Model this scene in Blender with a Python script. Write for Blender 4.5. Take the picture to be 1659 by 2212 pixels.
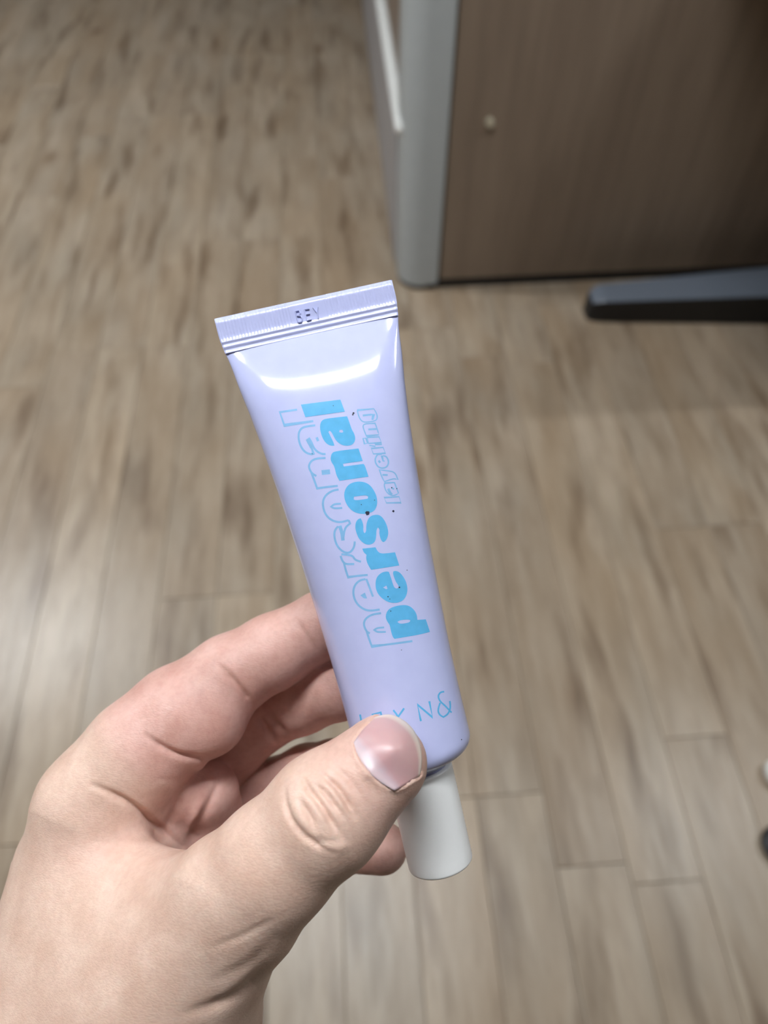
import bpy, bmesh, math, random, time
import numpy as np
from mathutils import Vector, Matrix
from mathutils.bvhtree import BVHTree
from mathutils.geometry import tessellate_polygon

T0 = time.time()
S = bpy.context.scene
for o in list(bpy.data.objects):
    bpy.data.objects.remove(o)

# ------------------------------------------------------------------ camera
W_PX, H_PX, F_PX = 1659.0, 2212.0, 1560.0
CX, CY = 829.5, 1106.0
CAM_H = 1.2
cd = bpy.data.cameras.new('camera')
cam = bpy.data.objects.new('camera', cd)
S.collection.objects.link(cam)
cam.location = (0, 0, CAM_H)
cam.rotation_euler = (math.radians(34.7), 0, math.radians(-4.0))
cd.sensor_fit = 'VERTICAL'
cd.sensor_height = 36.0
cd.lens = F_PX / H_PX * 36.0
cd.clip_start = 0.01
cd.dof.use_dof = True
cd.dof.focus_distance = 0.147
cd.dof.aperture_fstop = cd.lens / 2.0
S.camera = cam
CAM_M = Matrix.LocRotScale(cam.location, cam.rotation_euler, None)

# ------------------------------------------------------------------ world, exposure
wd = bpy.data.worlds.new('world')
S.world = wd
wd.use_nodes = True
wd.node_tree.nodes['Background'].inputs[0].default_value = (0.8, 0.86, 1.0, 1)
wd.node_tree.nodes['Background'].inputs[1].default_value = 0.05
S.view_settings.view_transform = 'Standard'
S.view_settings.look = 'None'
S.view_settings.gamma = 1.0
S.view_settings.use_curve_mapping = False
S.view_settings.exposure = 0.0
LAMP_POWER = 120.0
# ceiling lights: (x, y, length along x, width)
LAMPS = [(-0.24, 0.41, 1.12, 0.09), (-1.78, 1.75, 1.00, 0.14), (1.50, 0.62, 0.55, 0.09)]
CEIL = 2.45


# ------------------------------------------------------------------ helpers
def srgb(r, g, b):
    def f(c):
        c /= 255.0
        return c / 12.92 if c <= 0.04045 else ((c + 0.055) / 1.055) ** 2.4
    return (f(r), f(g), f(b), 1.0)


def link(name, me, parent=None, mats=()):
    o = bpy.data.objects.new(name, me)
    S.collection.objects.link(o)
    if parent is not None:
        o.parent = parent
    for m in mats:
        me.materials.append(m)
    return o


def mesh_from(name, verts, faces, mat=None, parent=None, smooth=False):
    me = bpy.data.meshes.new(name)
    me.from_pydata([tuple(v) for v in verts], [], [tuple(f) for f in faces])
    me.update()
    if smooth:
        for p in me.polygons:
            p.use_smooth = True
    return link(name, me, parent, [mat] if mat else [])


def from_bm(name, bm, mat=None, parent=None, smooth=False, bevel=0.0, seg=2):
    if bevel > 0:
        bmesh.ops.bevel(bm, geom=list(bm.edges), offset=bevel, segments=seg, affect='EDGES', profile=0.5)
    bmesh.ops.recalc_face_normals(bm, faces=bm.faces)
    me = bpy.data.meshes.new(name)
    bm.to_mesh(me)
    bm.free()
    if smooth:
        for p in me.polygons:
            p.use_smooth = True
    return link(name, me, parent, [mat] if mat else [])


def box_bm(x0, x1, y0, y1, z0, z1, bm=None):
    bm = bm or bmesh.new()
    v = [bm.verts.new((x, y, z)) for z in (z0, z1) for y in (y0, y1) for x in (x0, x1)]
    for f in ((0, 2, 3, 1), (4, 5, 7, 6), (0, 1, 5, 4), (1, 3, 7, 5), (3, 2, 6, 7), (2, 0, 4, 6)):
        bm.faces.new([v[i] for i in f])
    return bm


def prism_bm(pts, z0, z1):
    bm = bmesh.new()
    a = [bm.verts.new((x, y, z0)) for x, y in pts]
    b = [bm.verts.new((x, y, z1)) for x, y in pts]
    n = len(pts)
    bm.faces.new(a[::-1])
    bm.faces.new(b)
    for i in range(n):
        bm.faces.new((a[i], a[(i + 1) % n], b[(i + 1) % n], b[i]))
    return bm


def empty(name, loc=(0, 0, 0)):
    o = bpy.data.objects.new(name, None)
    S.collection.objects.link(o)
    o.location = loc
    return o


def tag(o, label=None, cat=None, group=None, kind=None):
    if label:
        o['label'] = label
    if cat:
        o['category'] = cat
    if group:
        o['group'] = group
    if kind:
        o['kind'] = kind
    return o


class NT:
    def __init__(self, name):
        self.m = bpy.data.materials.new(name)
        self.m.use_nodes = True
        self.t = self.m.node_tree
        self.b = self.t.nodes['Principled BSDF']

    def n(self, typ, **kw):
        nd = self.t.nodes.new(typ)
        for k, v in kw.items():
            if k.startswith('i_'):
                key = k[2:]
                nd.inputs[int(key) if key.isdigit() else key].default_value = v
            else:
                setattr(nd, k, v)
        return nd

    def l(self, a, b):
        self.t.links.new(a, b)

    def ramp(self, stops, fac):
        r = self.n('ShaderNodeValToRGB')
        el = r.color_ramp.elements
        while len(el) < len(stops):
            el.new(0.5)
        for e, (p, c) in zip(el, stops):
            e.position = p
            e.color = c
        self.l(fac, r.inputs[0])
        return r.outputs[0]

    def mix(self, fac, a, b, blend='MIX'):
        m = self.n('ShaderNodeMix', data_type='RGBA', blend_type=blend)
        for val, idx in ((fac, 0), (a, 6), (b, 7)):
            if hasattr(val, 'is_linked') or hasattr(val, 'links'):
                self.l(val, m.inputs[idx])
            else:
                m.inputs[idx].default_value = val
        return m.outputs[2]

    def math(self, op, a, b=0.0):
        m = self.n('ShaderNodeMath', operation=op)
        for i, val in enumerate((a, b)):
            if hasattr(val, 'links'):
                self.l(val, m.inputs[i])
            else:
                m.inputs[i].default_value = val
        return m.outputs[0]

    def bump(self, h, strength, dist):
        b = self.n('ShaderNodeBump')
        b.inputs['Strength'].default_value = strength
        b.inputs['Distance'].default_value = dist
        self.l(h, b.inputs['Height'])
        self.l(b.outputs[0], self.b.inputs['Normal'])
        return b

    def set(self, **kw):
        for k, v in kw.items():
            self.b.inputs[k.replace('_', ' ')].default_value = v
        return self


def plain(name, col, rough=0.5, metallic=0.0, noise=0.06, scale=40.0, **kw):
    t = NT(name)
    tc = t.n('ShaderNodeTexCoord')
    nz = t.n('ShaderNodeTexNoise', i_Scale=scale, i_Detail=4.0)
    t.l(tc.outputs['Object'], nz.inputs['Vector'])
    dark = tuple(c * (1 - noise) for c in col[:3]) + (1,)
    lite = tuple(min(1, c * (1 + noise)) for c in col[:3]) + (1,)
    t.l(t.ramp([(0.3, dark), (0.7, lite)], nz.outputs[0]), t.b.inputs['Base Color'])
    t.set(Roughness=rough, Metallic=metallic, **kw)
    return t.m


# ------------------------------------------------------------------ materials of the room
def wood_floor_mat():
    t = NT('floor_plank_wood')
    tc = t.n('ShaderNodeTexCoord')
    oi = t.n('ShaderNodeObjectInfo')
    rnd = oi.outputs['Random']
    off = t.n('ShaderNodeCombineXYZ')
    t.l(t.math('MULTIPLY', rnd, 37.0), off.inputs[0])
    t.l(t.math('MULTIPLY', rnd, 91.0), off.inputs[1])
    add = t.n('ShaderNodeVectorMath', operation='ADD')
    t.l(tc.outputs['Object'], add.inputs[0])
    t.l(off.outputs[0], add.inputs[1])
    # slight waviness of the grain
    wv = t.n('ShaderNodeTexNoise', i_Scale=3.0, i_Detail=2.0)
    t.l(add.outputs[0], wv.inputs['Vector'])
    wob = t.n('ShaderNodeCombineXYZ')
    t.l(t.math('MULTIPLY', t.math('SUBTRACT', wv.outputs[0], 0.5), 0.018), wob.inputs[0])
    add2 = t.n('ShaderNodeVectorMath', operation='ADD')
    t.l(add.outputs[0], add2.inputs[0])
    t.l(wob.outputs[0], add2.inputs[1])

    def stretched(sx, sy, scale, detail, rough=0.55):
        mp = t.n('ShaderNodeMapping')
        mp.inputs['Scale'].default_value = (sx, sy, 1)
        t.l(add2.outputs[0], mp.inputs['Vector'])
        nz = t.n('ShaderNodeTexNoise', i_Scale=scale, i_Detail=detail, i_Roughness=rough)
        t.l(mp.outputs[0], nz.inputs['Vector'])
        return nz.outputs[0]
    broad = stretched(1, 0.26, 15, 3)
    mid = stretched(1, 0.15, 40, 4)
    fine = stretched(1, 0.07, 170, 4)
    patch = stretched(1, 0.45, 8, 3)
    c1 = t.ramp([(0.30, srgb(144, 127, 107)), (0.48, srgb(166, 149, 128)), (0.66, srgb(189, 173, 153))], broad)
    c2 = t.ramp([(0.32, srgb(142, 124, 104)), (0.5, srgb(170, 153, 133)), (0.7, srgb(191, 177, 158))], mid)
    c = t.mix(0.48, c1, c2)
    grey = t.ramp([(0.42, (0, 0, 0, 1)), (0.68, (1, 1, 1, 1))], patch)
    c = t.mix(t.math('MULTIPLY', grey, 0.45), c, srgb(170, 160, 145))
    warm = t.ramp([(0.45, (0, 0, 0, 1)), (0.66, (1, 1, 1, 1))], stretched(1, 0.3, 5, 2))
    c = t.mix(t.math('MULTIPLY', warm, 0.45), c, srgb(166, 142, 114))
    streak = t.ramp([(0.28, (0.82, 0.80, 0.78, 1)), (0.46, (1, 1, 1, 1))], fine)
    c = t.mix(0.8, c, streak, 'MULTIPLY')
    # dark heart streaks
    hs = t.ramp([(0.31, (0.56, 0.51, 0.47, 1)), (0.46, (1, 1, 1, 1))], stretched(1, 0.17, 20, 3, 0.5))
    c = t.mix(0.95, c, hs, 'MULTIPLY')
    # knots
    mp = t.n('ShaderNodeMapping')
    mp.inputs['Scale'].default_value = (1, 0.6, 1)
    t.l(add2.outputs[0], mp.inputs['Vector'])
    vo = t.n('ShaderNodeTexVoronoi', i_Scale=6.0)
    t.l(mp.outputs[0], vo.inputs['Vector'])
    kn = t.ramp([(0.05, (0.42, 0.33, 0.26, 1)), (0.13, (0.8, 0.75, 0.7, 1)), (0.22, (1, 1, 1, 1))], vo.outputs['Distance'])
    sel = t.n('ShaderNodeSeparateColor')
    t.l(vo.outputs['Color'], sel.inputs[0])
    gate = t.math('GREATER_THAN', sel.outputs[0], 0.6)
    c = t.mix(t.math('MULTIPLY', gate, 0.9), c, kn, 'MULTIPLY')
    # each plank a little lighter or darker
    tone = t.ramp([(0.0, (0.92, 0.91, 0.91, 1)), (0.5, (0.98, 0.98, 0.98, 1)), (1.0, (1.05, 1.04, 1.03, 1))], rnd)
    c = t.mix(1.0, c, tone, 'MULTIPLY')
    t.l(c, t.b.inputs['Base Color'])
    t.set(Roughness=0.34)
    t.b.inputs['Specular IOR Level'].default_value = 0.5
    t.bump(fine, 0.15, 0.0006)
    return t.m


def cabinet_wood_mat(name, a, b, sy=0.06):
    t = NT(name)
    tc = t.n('ShaderNodeTexCoord')
    mp = t.n('ShaderNodeMapping')
    mp.inputs['Scale'].default_value = (1, 1, sy)
    t.l(tc.outputs['Object'], mp.inputs['Vector'])
    n1 = t.n('ShaderNodeTexNoise', i_Scale=28.0, i_Detail=4.0)
    n2 = t.n('ShaderNodeTexNoise', i_Scale=150.0, i_Detail=3.0)
    t.l(mp.outputs[0], n1.inputs['Vector'])
    t.l(mp.outputs[0], n2.inputs['Vector'])
    c = t.ramp([(0.3, a), (0.7, b)], n1.outputs[0])
    s = t.ramp([(0.3, (0.85, 0.84, 0.83, 1)), (0.6, (1, 1, 1, 1))], n2.outputs[0])
    t.l(t.mix(0.7, c, s, 'MULTIPLY'), t.b.inputs['Base Color'])
    t.set(Roughness=0.45)
    return t.m


M_FLOOR = wood_floor_mat()
M_SUB = plain('floor_joint_dark', srgb(138, 120, 100), 0.8)
M_WALL = plain('painted_wall', srgb(104, 101, 96), 0.85, noise=0.03, scale=6)
M_CEIL = plain('ceiling_white', srgb(200, 202, 205), 0.9, noise=0.02, scale=6)
M_CABW = cabinet_wood_mat('cabinet_side_wood', srgb(124, 108, 93), srgb(142, 125, 109))
M_POST = plain('grey_plastic_trim', srgb(176, 182, 184), 0.36, noise=0.02)
M_GREY = plain('grey_laminate', srgb(170, 169, 172), 0.4, noise=0.02)
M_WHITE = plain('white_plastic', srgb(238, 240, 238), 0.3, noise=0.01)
M_BLACK = plain('black_plastic', srgb(20, 20, 22), 0.5, noise=0.1)
M_DESK = plain('lit_grey_powder_coat', srgb(112, 121, 134), 0.34, noise=0.05, scale=200)  # lightened to carry the reflected light on the foot bar's top
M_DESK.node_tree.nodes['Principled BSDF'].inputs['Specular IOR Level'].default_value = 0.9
M_BRASS = plain('screw_metal', srgb(196, 188, 166), 0.35, 0.2)
M_FRAME = plain('light_housing', srgb(225, 226, 226), 0.5)

# ------------------------------------------------------------------ room shell
PW, PL, SEAM = 0.108, 1.1, 0.5962                         # planks run along y; a seam goes through x = SEAM
RX0, RX1, RY0, RY1 = SEAM - 27 * PW, SEAM + 18 * PW, -1.4, 4.0
floor = from_bm('floor', box_bm(RX0, RX1, RY0, RY1, -0.06, -0.004), M_SUB)
tag(floor, 'greyish brown wood plank floor', kind='structure')
pm = box_bm(-PW / 2 + 0.0004, PW / 2 - 0.0004, -PL / 2 + 0.0004, PL / 2 - 0.0004, -0.004, 0.0)
bmesh.ops.bevel(pm, geom=[e for e in pm.edges if all(v.co.z > -0.001 for v in e.verts)], offset=0.0007, segments=1, affect='EDGES')
plank_me = bpy.data.meshes.new('plank')
pm.to_mesh(plank_me)
pm.free()
plank_me.materials.append(M_FLOOR)
rng = random.Random(7)
cuts = {0: 0.75, 1: 0.75, -5: 0.27, -4: 0.27, -3: 0.16, -11: 1.35, -10: 1.35, -9: 0.66, -8: 0.66, -6: 2.05}
for col in range(-27, 18):
    x = SEAM + (col + 0.5) * PW
    y = cuts.get(col, rng.uniform(0, PL)) - PL * 3
    while y < RY1 - 0.02:
        ya, yb = max(y, RY0 + 0.001), min(y + PL, RY1 - 0.001)
        if yb - ya > 0.02:
            o = bpy.data.objects.new('plank', plank_me)
            S.collection.objects.link(o)
            o.parent = floor
            o.location = (x, (ya + yb) / 2, 0)
            o.scale.y = (yb - ya) / PL
        y += PL

tag(from_bm('ceiling', box_bm(RX0, RX1, RY0, RY1, CEIL, CEIL + 0.1), M_CEIL), kind='structure')
tag(from_bm('wall_left', box_bm(RX0 - 0.1, RX0, RY0, RY1, -0.06, CEIL), M_WALL), kind='structure')
tag(from_bm('wall_right', box_bm(RX1, RX1 + 0.1, RY0, RY1, -0.06, CEIL), M_WALL), kind='structure')
tag(from_bm('wall_back', box_bm(RX0, RX1, RY1, RY1 + 0.1, -0.06, CEIL), M_WALL), kind='structure')
tag(from_bm('wall_front', box_bm(RX0, RX1, RY0 - 0.1, RY0, -0.06, CEIL), M_WALL), kind='structure')

tl = NT('light_diffuser')
tl.b.inputs['Base Color'].default_value = (0.9, 0.9, 0.9, 1)
tl.b.inputs['Emission Color'].default_value = (0.97, 1.0, 1.02, 1)
tl.b.inputs['Emission Strength'].default_value = LAMP_POWER
where = ['straight over the held tube', 'nearest the left wall', 'nearest the right wall']
for (lx, ly, ll, lw), wh in zip(LAMPS, where):
    r = empty('ceiling_light', (lx, ly, CEIL))
    tag(r, 'long white ceiling light panel ' + wh, 'ceiling light', 'ceiling lights')
    fr = box_bm(-ll / 2, ll / 2, -lw / 2, lw / 2, -0.05, 0.0)
    from_bm('housing', fr, M_FRAME, r, bevel=0.004)
    from_bm('diffuser', box_bm(-ll / 2 + 0.015, ll / 2 - 0.015, -lw / 2 + 0.015, lw / 2 - 0.015, -0.056, -0.0505), tl.m, r)

# ------------------------------------------------------------------ cabinet
cab = empty('cabinet', (0.7, 2.0, 0))
tag(cab, 'brown wood cabinet with rounded grey corner post standing on the plank floor', 'cabinet')


def part(name, bm, mat, root, bevel=0.0, seg=2, smooth=False):
    o = from_bm(name, bm, mat, None, smooth, bevel, seg)
    o.data.transform(Matrix.Translation(-root.location))
    o.parent = root
    return o


part('side_panel', box_bm(0.2475, 1.40, 1.5195, 1.54, 0.026, 0.72), M_CABW, cab, 0.001)
arc = []
R_ = 0.058
for k in range(13):
    a = math.radians(270 - 90 * k / 12)
    arc.append((0.144 + R_ + R_ * math.cos(a), 1.512 + R_ + R_ * math.sin(a)))
post = [(0.243, 1.512 + 0.006), (0.2405, 1.512)] + arc + [(0.144, 1.612), (0.243, 1.612)]
pb = prism_bm(post, 0.014, 0.72)
bmesh.ops.bevel(pb, geom=[e for e in pb.edges if abs(e.verts[0].co.z - e.verts[1].co.z) < 1e-6 and e.verts[0].co.z < 0.1], offset=0.006, segments=3, affect='EDGES')
po = part('corner_post', pb, M_POST, cab)
po['label'] = 'rounded pale grey plastic corner post'
ft = [(0.10 + (x - 0.10) * 0.97 + 0.004, y + 0.003) for x, y in post]
part('post_foot', prism_bm(ft, 0.0, 0.014), M_BLACK, cab)
part('plinth', box_bm(0.2435, 1.40, 1.521, 3.2, 0.0, 0.0255), M_BLACK, cab)
lp = part('lower_front_panel', box_bm(0.139, 0.160, 1.6125, 3.18, 0.025, 0.372), M_GREY, cab, 0.002)
lp['label'] = 'plain grey lower front panel'
part('front_plinth', box_bm(0.158, 0.243, 1.6125, 3.18, 0.0, 0.024), M_BLACK, cab)
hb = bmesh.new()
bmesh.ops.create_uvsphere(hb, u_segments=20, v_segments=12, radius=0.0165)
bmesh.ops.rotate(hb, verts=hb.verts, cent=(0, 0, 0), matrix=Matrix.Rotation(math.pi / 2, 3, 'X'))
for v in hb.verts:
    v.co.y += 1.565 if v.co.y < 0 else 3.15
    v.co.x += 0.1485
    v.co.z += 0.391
hp = part('ledge_glint_bar', hb, M_WHITE, cab, smooth=True)  # added white bar, paints the bright reflection on the front ledge
hp['label'] = 'white rounded bar for the light reflected along the front ledge'
part('upper_front_panel', box_bm(0.156, 0.176, 1.6125, 3.18, 0.410, 0.72), M_CABW, cab, 0.002)
part('top_board', box_bm(0.148, 1.40, 1.512, 3.2, 0.7205, 0.745), M_CABW, cab, 0.004)
part('far_side_panel', box_bm(0.18, 1.40, 3.181, 3.2, 0.012, 0.72), M_CABW, cab, 0.001)
part('back_panel', box_bm(1.38, 1.40, 1.5405, 3.18, 0.012, 0.72), M_CABW, cab, 0.001)
sb = bmesh.new()
bmesh.ops.create_cone(sb, cap_ends=True, segments=20, radius1=0.0095, radius2=0.0080, depth=0.016)
bmesh.ops.rotate(sb, verts=sb.verts, cent=(0, 0, 0), matrix=Matrix.Rotation(math.pi / 2, 3, 'X'))
bmesh.ops.translate(sb, verts=sb.verts, vec=(0.328, 1.5135, 0.420))
sc_ = part('screw', sb, M_BRASS, cab, 0.0015)
sc_['label'] = 'small pale metal screw head standing proud of the wood side'

# ------------------------------------------------------------------ desk whose foot is seen at right
desk = empty('desk', (1.05, 1.37, 0))
tag(desk, 'desk with black foot bar, its top light painted grey, on the floor before the cabinet', 'desk')
n_s = 14
fv, ff = [], []
XS = [0.598, 0.603, 0.612, 0.628, 0.70, 0.80, 0.92, 1.05, 1.20, 1.36, 1.44, 1.452, 1.458]
prof = []
for k, x in enumerate(XS):
    u = (x - 0.60)
    yf, yb = 1.362 - 0.085 * u, 1.425 + 0.02 * u
    zt = 0.064 + 0.055 * min(u, 0.45)
    sc2 = [0.50, 0.72, 0.90, 1, 1, 1, 1, 1, 1, 1, 0.9, 0.7, 0.5][k]
    yc, hw = (yf + yb) / 2, (yb - yf) / 2 * sc2
    zt2 = zt * (0.62 + 0.38 * min(1, (sc2 - 0.5) / 0.5))
    ring = []
    rr = min(0.006, hw * 0.6)
    for cx_, cz_, a0 in ((hw - rr, zt2 - rr, 0), (-hw + rr, zt2 - rr, 90), (-hw + rr * 0.3, rr * 0.3, 180), (hw - rr * 0.3, rr * 0.3, 270)):
        r_ = rr if a0 < 180 else rr * 0.3
        for j in range(5):
            a = math.radians(a0 + 90 * j / 4)
            ring.append((x, yc + cx_ + r_ * math.cos(a), cz_ + r_ * math.sin(a)))
    prof.append(ring)
nr = len(prof[0])
for ring in prof:
    fv += ring
for i in range(len(prof) - 1):
    for j in range(nr):
        ff.append((i * nr + j, i * nr + (j + 1) % nr, (i + 1) * nr + (j + 1) % nr, (i + 1) * nr + j))
ff.append(tuple(range(nr)))
ff.append(tuple(range((len(prof) - 1) * nr, len(prof) * nr))[::-1])
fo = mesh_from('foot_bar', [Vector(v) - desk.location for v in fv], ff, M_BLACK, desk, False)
fo.data.materials.append(M_DESK)                          # reflected ceiling light painted as grey on the black bar's top
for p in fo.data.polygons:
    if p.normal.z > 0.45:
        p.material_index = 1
fo['label'] = 'black foot bar with reflected light painted grey on top'
part('column', box_bm(1.24, 1.31, 1.335, 1.415, 0.085, 0.70), M_DESK, desk, 0.008)
part('desk_top', box_bm(0.70, 2.2, 0.92, 1.50, 0.748, 0.776), M_CABW, desk, 0.004)
part('support_arm', box_bm(1.255, 1.295, 0.96, 1.45, 0.70, 0.747), M_DESK, desk, 0.003)

# ------------------------------------------------------------------ two small things cut by the right edge of the picture
def blob(name, cx, cy, lx, ly, lz, mat, parent, z0=0.0, p=3.0):
    bm = bmesh.new()
    bmesh.ops.create_uvsphere(bm, u_segments=24, v_segments=14, radius=1.0)
    for v in bm.verts:
        c = v.co
        n = (abs(c.x) ** p + abs(c.y) ** p + abs(c.z) ** p) ** (1 / p)
        c /= n
        c.x, c.y, c.z = c.x * lx, c.y * ly, c.z * lz + lz + z0
    bmesh.ops.translate(bm, verts=bm.verts, vec=(cx, cy, 0))
    return part(name, bm, mat, parent, smooth=True)


ad = empty('power_adapter', (0.672, 0.268, 0))
tag(ad, 'small white rounded plastic adapter on the floor at the right edge', 'adapter')
blob('case', 0.672, 0.268, 0.043, 0.024, 0.016, M_WHITE, ad)
blob('cord_sleeve', 0.728, 0.268, 0.014, 0.006, 0.006, M_WHITE, ad, 0.009)
sl = empty('slipper', (0.705, 0.165, 0))
tag(sl, 'black rubber slipper on the floor at the lower right edge', 'slipper')
blob('sole', 0.705, 0.165, 0.118, 0.042, 0.011, M_BLACK, sl, 0, 2.6)
blob('strap', 0.66, 0.165, 0.045, 0.043, 0.020, M_BLACK, sl, 0.016, 2.4)

# ------------------------------------------------------------------ the held tube
# Local frame in millimetres: x right, y up, z towards the viewer; it becomes the
# real size through MM below. All of it is real geometry about 15 cm below the eye.
MM = CAM_M @ Matrix.Scale(0.001, 4)
D_TUBE = 156.0


def px(x, y, d):
    return np.array(((x - CX) / F_PX * d, -(y - CY) / F_PX * d, -d))


K = D_TUBE / F_PX
TA = px(655, 648, D_TUBE)
ax = np.array((0.2405, -0.9706, 0.0))
ax /= np.linalg.norm(ax)
pp = np.array((-ax[1], ax[0], 0.0))      # to the right in the picture
zz = np.array((0.0, 0.0, 1.0))
TUBE_Q = np.array([0, 58, 80, 100, 175, 200, 290, 410, 555, 660, 790, 900, 1000, 1040]) * K
TUBE_A = np.array([196, 196, 189.5, 186, 178, 173, 162, 150.5, 140, 134.5, 128, 125.5, 125, 125]) * K
R0 = 12.65


def half_w(t):
    # smooth interpolation
    ts = np.array([-2.2, -0.9, 0.9, 2.2])
    return float(np.mean([np.interp(t + d, TUBE_Q, TUBE_A) for d in ts]))


# half thickness: steep behind the crimp, then filling out to the round shoulder
_s = np.array([[7.4, .50], [11, .48], [14, .44], [17, .375], [19, .325], [22, .26], [25, .215], [29, .175], [35, .14], [41, .11], [50, .075], [60, .045], [80, .025], [99, .015]])
WT = np.linspace(7.4, 99, 400)
WB = 0.45 + np.concatenate([[0], np.cumsum(np.interp(WT[:-1] + 0.1, _s[:, 0], _s[:, 1]) * np.diff(WT))])


def half_d(t):
    if t < 7.4:
        return 0.45
    return float(np.interp(t, WT, WB))


def tube_pt(t, th, grow=0.0):
    a, b = half_w(t) + grow, half_d(t) + grow
    c, s = math.cos(th), math.sin(th)
    e = 2.0 / (2.0 + 0.7 * max(0, min(1, (65 - t) / 45)))
    x = a * math.copysign(abs(c) ** e, c)
    z = b * math.copysign(abs(s) ** e, s)
    sh = t + 0.026 * x * max(0.0, 1 - t / 80.0)
    return TA + ax * sh + pp * x + zz * z


tube = empty('squeeze_tube')
tube.matrix_world = MM @ Matrix.Translation(Vector(TA + ax * 60))
tag(tube, 'lilac squeeze tube with blue lettering and white cap held in the hand', 'tube')
TUBE_LOC = TA + ax * 60


def tube_part(name, verts, faces, mat, smooth=True, parent=None):
    me = bpy.data.meshes.new(name)
    me.from_pydata([tuple(np.asarray(v) - TUBE_LOC) for v in verts], [], faces)
    me.update()
    if smooth:
        for p in me.polygons:
            p.use_smooth = True
    return link(name, me, parent or tube, [mat])


t_ = NT('lilac_tube_plastic')
tc = t_.n('ShaderNodeTexCoord')
nz = t_.n('ShaderNodeTexNoise', i_Scale=0.25, i_Detail=2.0)
t_.l(tc.outputs['Object'], nz.inputs['Vector'])
t_.l(t_.ramp([(0.3, srgb(192, 198, 240)), (0.7, srgb(196, 202, 243))], nz.outputs[0]), t_.b.inputs['Base Color'])
t_.set(Roughness=0.11)
t_.b.inputs['Coat Weight'].default_value = 0.2
t_.b.inputs['Coat Roughness'].default_value = 0.06
M_TUBE = t_.m
M_CAP = plain('white_cap_plastic', srgb(249, 250, 250), 0.28, noise=0.01, scale=0.3)
M_INK = plain('blue_ink', srgb(98, 182, 232), 0.22, noise=0.05, scale=0.6)
M_INK2 = plain('pale_blue_ink', srgb(134, 186, 230), 0.25, noise=0.05, scale=0.6)
M_SPECK = plain('dark_speck', srgb(28, 32, 58), 0.6, scale=1.0)

# body
NTH = 128
ts = list(np.linspace(7.4, 12, 8)) + list(np.linspace(12.6, 98, 110)) + [98.6]
rings = [[tube_pt(t, 2 * math.pi * k / NTH) for k in range(NTH)] for t in ts]
RB = 3.6
for k in range(1, 11):                                     # rounded shoulder edge
    a = math.pi / 2 * k / 10
    r = half_w(99) - RB * (1 - math.cos(a))
    t = 98.6 + RB * math.sin(a)
    rings.append([TA + ax * t + pp * r * math.cos(2 * math.pi * j / NTH) + zz * (r + half_d(98.6) - half_w(98.6)) * math.sin(2 * math.pi * j / NTH) for j in range(NTH)])
for r, t in ((7.6, 103.1), (6.0, 103.6), (6.0, 106)):
    rings.append([TA + ax * t + pp * r * math.cos(2 * math.pi * j / NTH) + zz * r * math.sin(2 * math.pi * j / NTH) for j in range(NTH)])
bv = [p for r in rings for p in r]
bf = []
for i in range(len(rings) - 1):
    for j in range(NTH):
        bf.append((i * NTH + j, (i + 1) * NTH + j, (i + 1) * NTH + (j + 1) % NTH, i * NTH + (j + 1) % NTH))
bf.append(tuple(range(NTH)))
bf.append(tuple(range((len(rings) - 1) * NTH, len(rings) * NTH))[::-1])
body = tube_part('tube_body', bv, bf, M_TUBE)
TUBE_BVH = BVHTree.FromPolygons([Vector(v) for v in bv], bf)

# crimped end: ribs, two pressed lines
NU = 420
us = np.linspace(-1, 1, NU)
tv = list(np.linspace(0, 5.1, 5)) + list(np.linspace(5.25, 7.9, 30))


def crimp_h(t, x, edge):
    h = 0.50
    flat = abs(x - 0.5) < 3.9
    if t < 5.2 and not flat:
        h += 0.045 * math.sin(x * 2 * math.pi / 0.70) * (1 if 0.25 < t else 0.4)
    if 5.2 <= t < 7.9:
        h += 0.02 + 0.09 * math.exp(-((t - 5.3) / 0.22) ** 2) - 0.08 * math.exp(-((t - 5.85) / 0.20) ** 2)
        h += 0.10 * math.exp(-((t - 6.45) / 0.28) ** 2) - 0.09 * math.exp(-((t - 7.05) / 0.22) ** 2)
        h += 0.18 * max(0, (t - 7.2) / 0.7)
    return h * edge


cv, cf = [], []
for side in (1, -1):
    for t in tv:
        for u in us:
            a = half_w(t)
            x = a * u
            edge = 1.0 if abs(u) < 0.99 else 0.55
            sh = t + 0.026 * x * max(0.0, 1 - t / 80.0)
            cv.append(TA + ax * sh + pp * x + zz * side * crimp_h(t, x, edge))
nt = len(tv)
for s_ in (0, 1):
    b0 = s_ * nt * NU
    for i in range(nt - 1):
        for j in range(NU - 1):
            q = (b0 + i * NU + j, b0 + (i + 1) * NU + j, b0 + (i + 1) * NU + j + 1, b0 + i * NU + j + 1)
            cf.append(q if s_ == 0 else q[::-1])
b1 = nt * NU
for j in range(NU - 1):
    cf.append((j, j + 1, b1 + j + 1, b1 + j))
    e = (nt - 1) * NU
    cf.append((e + j + 1, e + j, b1 + e + j, b1 + e + j + 1))
for i in range(nt - 1):
    cf.append((i * NU, b1 + i * NU, b1 + (i + 1) * NU, (i + 1) * NU))
    e = NU - 1
    cf.append((i * NU + e, (i + 1) * NU + e, b1 + (i + 1) * NU + e, b1 + i * NU + e))
crimp = tube_part('crimped_end', cv, cf, M_TUBE)
crimp['label'] = 'ribbed flat sealed end of the tube'
CRIMP_BVH = BVHTree.FromPolygons([Vector(v) for v in cv], cf)

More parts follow.
